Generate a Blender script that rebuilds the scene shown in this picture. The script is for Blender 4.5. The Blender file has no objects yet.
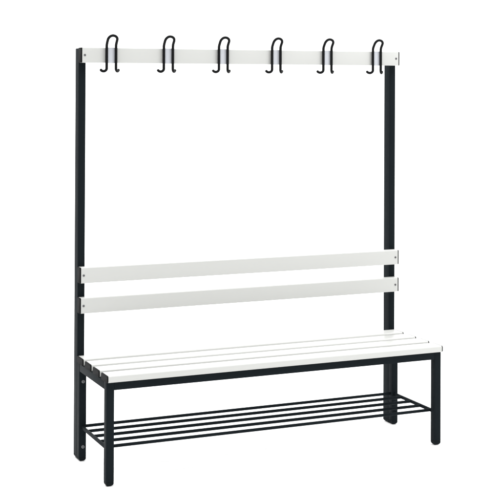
import bpy, bmesh, math
from mathutils import Vector, Matrix

S = bpy.context.scene
C = S.collection

# ------------------------------------------------------------------ materials
def principled(name, col, rough, spec=0.5, bump=0.0, bump_scale=400.0, tint=0.0, tint_scale=6.0,
               metallic=0.0, stretch=(1, 1, 1), rough_var=0.0):
    m = bpy.data.materials.new(name)
    m.use_nodes = True
    nt = m.node_tree
    b = nt.nodes['Principled BSDF']
    b.inputs['Base Color'].default_value = (*col, 1)
    b.inputs['Roughness'].default_value = rough
    b.inputs['Specular IOR Level'].default_value = spec
    b.inputs['Metallic'].default_value = metallic
    tc = nt.nodes.new('ShaderNodeTexCoord')
    mp = nt.nodes.new('ShaderNodeMapping')
    mp.inputs['Scale'].default_value = stretch
    nt.links.new(tc.outputs['Object'], mp.inputs['Vector'])
    if tint:
        n = nt.nodes.new('ShaderNodeTexNoise')
        n.inputs['Scale'].default_value = tint_scale
        n.inputs['Detail'].default_value = 5
        nt.links.new(mp.outputs['Vector'], n.inputs['Vector'])
        mx = nt.nodes.new('ShaderNodeMix')
        mx.data_type = 'RGBA'
        mx.inputs['A'].default_value = (*[c * (1 - tint) for c in col], 1)
        mx.inputs['B'].default_value = (*[min(1, c * (1 + tint)) for c in col], 1)
        nt.links.new(n.outputs['Fac'], mx.inputs['Factor'])
        nt.links.new(mx.outputs['Result'], b.inputs['Base Color'])
        if rough_var:
            r = nt.nodes.new('ShaderNodeMapRange')
            r.inputs['To Min'].default_value = rough - rough_var
            r.inputs['To Max'].default_value = rough + rough_var
            nt.links.new(n.outputs['Fac'], r.inputs['Value'])
            nt.links.new(r.outputs['Result'], b.inputs['Roughness'])
    if bump:
        n2 = nt.nodes.new('ShaderNodeTexNoise')
        n2.inputs['Scale'].default_value = bump_scale
        n2.inputs['Detail'].default_value = 3
        nt.links.new(mp.outputs['Vector'], n2.inputs['Vector'])
        bp = nt.nodes.new('ShaderNodeBump')
        bp.inputs['Strength'].default_value = bump
        bp.inputs['Distance'].default_value = 0.001
        nt.links.new(n2.outputs['Fac'], bp.inputs['Height'])
        nt.links.new(bp.outputs['Normal'], b.inputs['Normal'])
    return m

M_BLACK = principled('black_powder_coat', (0.0085, 0.0115, 0.0135), 0.5, 0.015, bump=0.25, bump_scale=900,
                     tint=0.12, tint_scale=9, rough_var=0.05)
M_WHITE = principled('white_plastic_slat', (0.468, 0.473, 0.457), 0.33, 0.34, bump=0.14, bump_scale=120,
                     tint=0.012, tint_scale=5, stretch=(0.25, 4, 4))
M_CAP = principled('dark_end_plug', (0.0115, 0.0118, 0.0122), 0.55, 0.02)
M_FOOT = principled('black_plastic_foot', (0.0085, 0.0112, 0.013), 0.5, 0.015)
M_HOOK = principled('black_dipped_wire', (0.006, 0.0065, 0.007), 0.4, 0.07)
M_PLATE = principled('pale_blue_plate', (0.485, 0.502, 0.535), 0.4, 0.4)
M_STEEL = principled('dull_steel', (0.13, 0.135, 0.14), 0.5, 0.3, metallic=0.3)
M_SCREW = principled('grey_screw', (0.11, 0.11, 0.115), 0.5, 0.3)
M_FLOOR = principled('white_paper', (0.95, 0.95, 0.95), 0.9, 0.1)

# ------------------------------------------------------------------ mesh helpers
def link(name, bm, mat, parent=None, smooth=True):
    me = bpy.data.meshes.new(name)
    bmesh.ops.recalc_face_normals(bm, faces=bm.faces)
    if smooth:
        for f in bm.faces:
            f.smooth = True
        for e in bm.edges:
            e.smooth = not (len(e.link_faces) == 2 and e.calc_face_angle(0) > math.radians(40))
    bm.to_mesh(me)
    bm.free()
    me.materials.append(mat)
    o = bpy.data.objects.new(name, me)
    C.objects.link(o)
    if parent:
        o.parent = parent
    return o

def box(bm, x0, x1, y0, y1, z0, z1, bev=0.0, seg=3):
    r = bmesh.ops.create_cube(bm, size=1)
    vs = r['verts']
    for v in vs:
        v.co = Vector((x0 + (v.co.x + .5) * (x1 - x0), y0 + (v.co.y + .5) * (y1 - y0), z0 + (v.co.z + .5) * (z1 - z0)))
    if bev:
        es = list({e for v in vs for e in v.link_edges})
        bmesh.ops.bevel(bm, geom=es, offset=bev, segments=seg, profile=0.5, affect='EDGES')
    return bm

def rounded_profile(y0, y1, z0, z1, r, n=6):
    pts = []
    for cy, cz, a0 in ((y1 - r, z1 - r, 0), (y0 + r, z1 - r, 90), (y0 + r, z0 + r, 180), (y1 - r, z0 + r, 270)):
        for k in range(n + 1):
            a = math.radians(a0 + 90 * k / n)
            pts.append((cy + r * math.cos(a), cz + r * math.sin(a)))
    return pts

def extrude_x(bm, prof, x0, x1, end_bev=0.0):
    """closed (y,z) profile extruded along x; the ends are slightly pulled in"""
    cy = (min(p[0] for p in prof) + max(p[0] for p in prof)) / 2
    cz = (min(p[1] for p in prof) + max(p[1] for p in prof)) / 2
    hy = max(p[0] for p in prof) - cy
    hz = max(p[1] for p in prof) - cz
    stations = [(x0, end_bev), (x0 + end_bev, 0), (x1 - end_bev, 0), (x1, end_bev)] if end_bev else [(x0, 0), (x1, 0)]
    rings = []
    for x, q in stations:
        rings.append([bm.verts.new((x, cy + (y - cy) * (hy - q) / hy, cz + (z - cz) * (hz - q) / hz)) for y, z in prof])
    for A, B in zip(rings, rings[1:]):
        for i in range(len(A)):
            j = (i + 1) % len(A)
            bm.faces.new((A[i], A[j], B[j], B[i]))
    bm.faces.new(rings[0])
    bm.faces.new(list(reversed(rings[-1])))
    return bm

def tube(bm, pts, r, n=12):
    pts = [Vector(p) for p in pts]
    T = []
    for i in range(len(pts)):
        a = pts[max(0, i - 1)]
        b = pts[min(len(pts) - 1, i + 1)]
        T.append((b - a).normalized())
    up = Vector((0, 1, 0)) if abs(T[0].y) < .9 else Vector((1, 0, 0))
    nrm = (up - T[0] * up.dot(T[0])).normalized()
    rings = []
    def ring(p, t, nn, rr):
        bb = t.cross(nn)
        return [bm.verts.new(p + (nn * math.cos(2 * math.pi * k / n) + bb * math.sin(2 * math.pi * k / n)) * rr) for k in range(n)]
    rings.append(ring(pts[0] - T[0] * r * .65, T[0], nrm, r * .45))
    rings.append(ring(pts[0] - T[0] * r * .35, T[0], nrm, r * .85))
    for p, t in zip(pts, T):
        nrm = (nrm - t * nrm.dot(t)).normalized()
        rings.append(ring(p, t, nrm, r))
    rings.append(ring(pts[-1] + T[-1] * r * .35, T[-1], nrm, r * .85))
    rings.append(ring(pts[-1] + T[-1] * r * .65, T[-1], nrm, r * .45))
    for A, B in zip(rings, rings[1:]):
        for i in range(n):
            j = (i + 1) % n
            bm.faces.new((A[i], A[j], B[j], B[i]))
    bm.faces.new(list(reversed(rings[0])))
    bm.faces.new(rings[-1])
    return bm

def screw_head(bm, x, y, z, r, h, n=20):
    """domed head standing on a face whose normal is -y, with a hex recess"""
    prof = [(r, 0.0), (r, h * .45), (r * .86, h * .8), (r * .6, h), (r * .42, h), (r * .38, h * .35)]
    rings = [[bm.verts.new((x + q * math.cos(2 * math.pi * k / n), y - d, z + q * math.sin(2 * math.pi * k / n))) for k in range(n)]
             for q, d in prof]
    for A, B in zip(rings, rings[1:]):
        for i in range(n):
            j = (i + 1) % n
            bm.faces.new((A[i], A[j], B[j], B[i]))
    bm.faces.new(rings[-1])
    bm.faces.new(list(reversed(rings[0])))
    return bm

def copy_part(o, parent, offset=(0, 0, 0)):
    c = o.copy()
    C.objects.link(c)
    c.parent = parent
    c.location = Vector(o.location) + Vector(offset)
    return c

# ------------------------------------------------------------------ dimensions (metres)
W = 1.4615            # overall width
PW, PD = .029, .0494  # upright width, depth
LEG = .0303           # rear bench leg in front of the upright
RT = .0379            # rail thickness
ZS, HS = .4171, .0264 # seat top, slat thickness
YF = -.400            # front edge of the seat
ZF = ZS - HS          # top of the steel frame
FB = .0315            # frame beam height
FW = .0305            # front leg width
FY = -.386            # front face of front legs

bench = bpy.data.objects.new('cloakroom_bench', None)
C.objects.link(bench)
bench.empty_display_size = .2
bench['label'] = 'white slatted cloakroom bench with black steel frame, coat hooks on top and shoe rack below'
bench['category'] = 'bench'

# ---- uprights and rear legs
def foot(parent, x0, x1, y0, y1, z1=.016):
    bm = bmesh.new()
    box(bm, x0, x1, y0, y1, 0.0, z1, 0)
    es = [e for e in bm.edges if all(v.co.z < 1e-6 for v in e.verts)]
    bmesh.ops.bevel(bm, geom=es, offset=.0118, segments=6, profile=.5, affect='EDGES')
    return link('foot_cap', bm, M_FOOT, parent)

G = .0004
for i, x in enumerate((0.0, W - PW)):
    bm = bmesh.new()
    box(bm, x, x + PW, 0, PD, .0162, 1.65, .0022)
    post = link('upright_post', bm, M_BLACK, bench)
    foot(post, x + G, x + PW - G, G, PD - G)
    bm = bmesh.new()
    box(bm, x, x + PW, -LEG, -G, .0162, ZF - .0002, .0013)
    leg = link('rear_leg', bm, M_BLACK, bench)
    foot(leg, x + G, x + PW - G, -LEG + G, -2 * G)
    for z in (.318, .058):
        bm = bmesh.new()
        screw_head(bm, x + PW / 2 + .001, -LEG, z, .0068, .0038)
        b = link('bolt', bm, M_STEEL if i == 0 else M_BLACK, leg)

# ---- front legs
for x in (0.0, W - FW):
    bm = bmesh.new()
    box(bm, x, x + FW, FY, FY + FW, .0162, ZF - .0002, .0013)
    leg = link('front_leg', bm, M_BLACK, bench)
    foot(leg, x + G, x + FW - G, FY + G, FY + FW - G)

# ---- seat frame
bm = bmesh.new(); box(bm, FW, W - FW, FY + .0003, FY + FW - .0003, ZF - FB, ZF - .0002, .0015)
link('front_beam', bm, M_BLACK, bench)
bm = bmesh.new(); box(bm, PW, W - PW, -LEG + .0004, -.0008, ZF - FB, ZF - .0002, .0015)
link('rear_beam', bm, M_BLACK, bench)
for x in (0.0, W - PW):
    bm = bmesh.new(); box(bm, x + .0004, x + PW - .0004, FY + FW, -LEG, ZF - FB, ZF - .0002, .0015)
    link('side_beam', bm, M_BLACK, bench)

# ---- shoe rack: two end bars and five rods
ZR = .1352
rack = bpy.data.objects.new('shoe_rack', None)
C.objects.link(rack)
rack.parent = bench
rack.empty_display_size = .1
for x in (PW / 2, W - FW / 2):
    bm = bmesh.new()
    box(bm, x - .005, x + .005, FY + FW, -LEG, ZR - .0062, ZR + .0062, .0012)
    link('end_bar', bm, M_BLACK, rack)
for k in range(5):
    y = -.012 + (-.3307 + .012) * k / 4
    if k == 0:
        # the rearmost rod runs between the inner faces of the rear legs
        x0, x1 = PW, W - PW
    else:
        x0, x1 = PW / 2 + .004, W - FW / 2 - .004
    bm = bmesh.new()
    tube(bm, [(x0, y, ZR), (.4, y, ZR), (1.0, y, ZR), (x1, y, ZR)], .0062, 16)
    link('rod', bm, M_BLACK, rack)

# ---- slats and rails, each with a dark plug at either end
CAP = .0055
def slat(name, y0, y1, z0, z1, r, screws=False):
    xl, xr = -.0025, (W - .0010 if screws else W + .0010)
    prof = rounded_profile(y0, y1, z0, z1, r)
    bm = bmesh.new()
    extrude_x(bm, prof, xl + CAP, xr - CAP)
    o = link(name, bm, M_WHITE, bench)
    q = .0003
    prof = rounded_profile(y0 + q, y1 - q, z0 + q, z1 - q, r - q)
    for xa, xb in ((xl, xl + CAP), (xr - CAP, xr)):
        bm = bmesh.new()
        extrude_x(bm, prof, xa, xb, .0008)
        link('end_cap', bm, M_CAP, o)
    if screws:
        for x in (.0135, W - .0185):
            bm = bmesh.new()
            screw_head(bm, x, y0, (z0 + z1) / 2, .0046, .0022)
            link('screw', bm, M_SCREW, o)
    return o

SW, GAP = .0772, .0296
for k in range(4):
    y1 = -.003 - k * (SW + GAP)
    slat('seat_slat', y1 - SW, y1, ZF, ZS, .0062)
slat('backrest_slat', -RT, -G, .7105, .7733, .0032, True)
slat('backrest_slat', -RT, -G, .5900, .6516, .0032, True)
rail = slat('hook_rail', -RT, -G, 1.5917, 1.6527, .0032, True)

# ---- coat hooks: one bent wire over a pale plate
def smooth01(t):
    t = max(0, min(1, t))
    return t * t * (3 - 2 * t)

def hook_path():
    h, rv, rh = .0196, .0118, .0148      # half width between the wires, height and reach of a curl
    zc = 1.5698
    half = []
    ang = math.radians(-50)              # the curls splay outwards and towards the wall side
    d = Vector((math.cos(ang), -math.sin(ang), 0))
    for k in range(14, -1, -1):
        a = math.radians(150) * k / 14
        half.append(Vector((h, 0, zc - rv * math.sin(a))) + d * rh * (1 - math.cos(a)))
    for k in range(1, 13):
        half.append(Vector((h, 0, zc + (1.660 - zc) * k / 12)))
    zt = 1.6835
    for k in range(1, 6):
        half.append(Vector((h, 0, 1.660 + (zt - 1.660) * k / 5)))
    for k in range(1, 11):
        a = math.pi / 2 * k / 10
        half.append(Vector((h * math.cos(a), 0, zt + (h - .002) * math.sin(a))))
    pts = half + [Vector((-p.x, p.y, p.z)) for p in reversed(half[:-1])]
    for p in pts:                        # the loop leans out from the rail
        p.y -= .022 * smooth01((p.z - 1.660) / .040)
    return pts

YH = -RT - .0020 - .0055
bm = bmesh.new()
tube(bm, hook_path(), .0056, 14)
hook = link('coat_hook', bm, M_HOOK, bench)
bm = bmesh.new()
box(bm, -.0185, .0185, .0053, .0053 + .0021, 1.5910, 1.6534, .0006)
plate = link('backplate', bm, M_PLATE, hook)
X1, X6 = .1216, 1.3412
hook.location = (X1, YH, 0)
for k in range(1, 6):
    c = hook.copy()
    C.objects.link(c)
    c.parent = bench
    c.location = (X1 + (X6 - X1) * k / 5, YH, 0)
    p = plate.copy()
    C.objects.link(p)
    p.parent = c

# ------------------------------------------------------------------ seamless white paper sweep
bm = bmesh.new()
prof = [(-9, 0), (-4, 0), (0, 0), (3.0, 0)]
R = 1.6
for k in range(1, 17):
    a = math.pi / 2 * k / 16
    prof.append((3.0 + R * math.sin(a), R - R * math.cos(a)))
prof += [(4.6, 3.0), (4.6, 5.0)]
xs = (-14, -6, 0, 6, 14)
grid = [[bm.verts.new((x, y, z)) for y, z in prof] for x in xs]
for A, B in zip(grid, grid[1:]):
    for i in range(len(prof) - 1):
        bm.faces.new((A[i], B[i], B[i + 1], A[i + 1]))
sweep = link('floor', bm, M_FLOOR)
sweep['label'] = 'seamless white studio floor curving up into the white background'
sweep['category'] = 'floor'
sweep['kind'] = 'structure'

# ------------------------------------------------------------------ studio light
w = bpy.data.worlds.new('World')
S.world = w
w.use_nodes = True
bg = w.node_tree.nodes['Background']
bg.inputs['Color'].default_value = (1.0, 1.0, 1.0, 1)
bg.inputs['Strength'].default_value = 0.60

def area(name, loc, target, sx, sy, power, col=(1, 1, 1)):
    l = bpy.data.lights.new(name, 'AREA')
    l.shape = 'RECTANGLE'
    l.size, l.size_y, l.energy, l.color = sx, sy, power, col
    o = bpy.data.objects.new(name, l)
    C.objects.link(o)
    o.location = loc
    o.rotation_euler = (Vector(target) - Vector(loc)).to_track_quat('-Z', 'Y').to_euler()
    return o

area('overhead_softbox', (0.7, 0.2, 4.6), (0.7, 0.0, 0), 9, 7, 655)
area('background_softbox', (2.0, 1.2, 4.4), (2.0, 4.6, 1.2), 10, 1.2, 110)
area('right_softbox', (4.2, -3.2, 2.4), (0.9, 0, .8), 2.4, 2.4, 76)

# ------------------------------------------------------------------ camera
f, cy, yaw, roll, pitch = 1310.075, 69.8646, .4156, .0043, -.0071
pos = Vector((-1.4959, -5.0925, 1.5286))
fwd0 = Vector((math.sin(yaw), math.cos(yaw), 0))
right0 = Vector((math.cos(yaw), -math.sin(yaw), 0))
up0 = Vector((0, 0, 1))
fwd = fwd0 * math.cos(pitch) - up0 * math.sin(pitch)
up = up0 * math.cos(pitch) + fwd0 * math.sin(pitch)
right = right0 * math.cos(roll) + up * math.sin(roll)
up = up * math.cos(roll) - right0 * math.sin(roll)
cam = bpy.data.cameras.new('camera')
co = bpy.data.objects.new('camera', cam)
C.objects.link(co)
co.matrix_world = Matrix(((right.x, up.x, -fwd.x, pos.x), (right.y, up.y, -fwd.y, pos.y),
                          (right.z, up.z, -fwd.z, pos.z), (0, 0, 0, 1)))
cam.sensor_width = 36
cam.lens = f / 500 * 36
cam.shift_y = -(250 - cy) / 500
cam.clip_end = 200
S.camera = co

S.view_settings.view_transform = 'Standard'
S.view_settings.look = 'None'
S.view_settings.exposure = 0
S.view_settings.gamma = 1
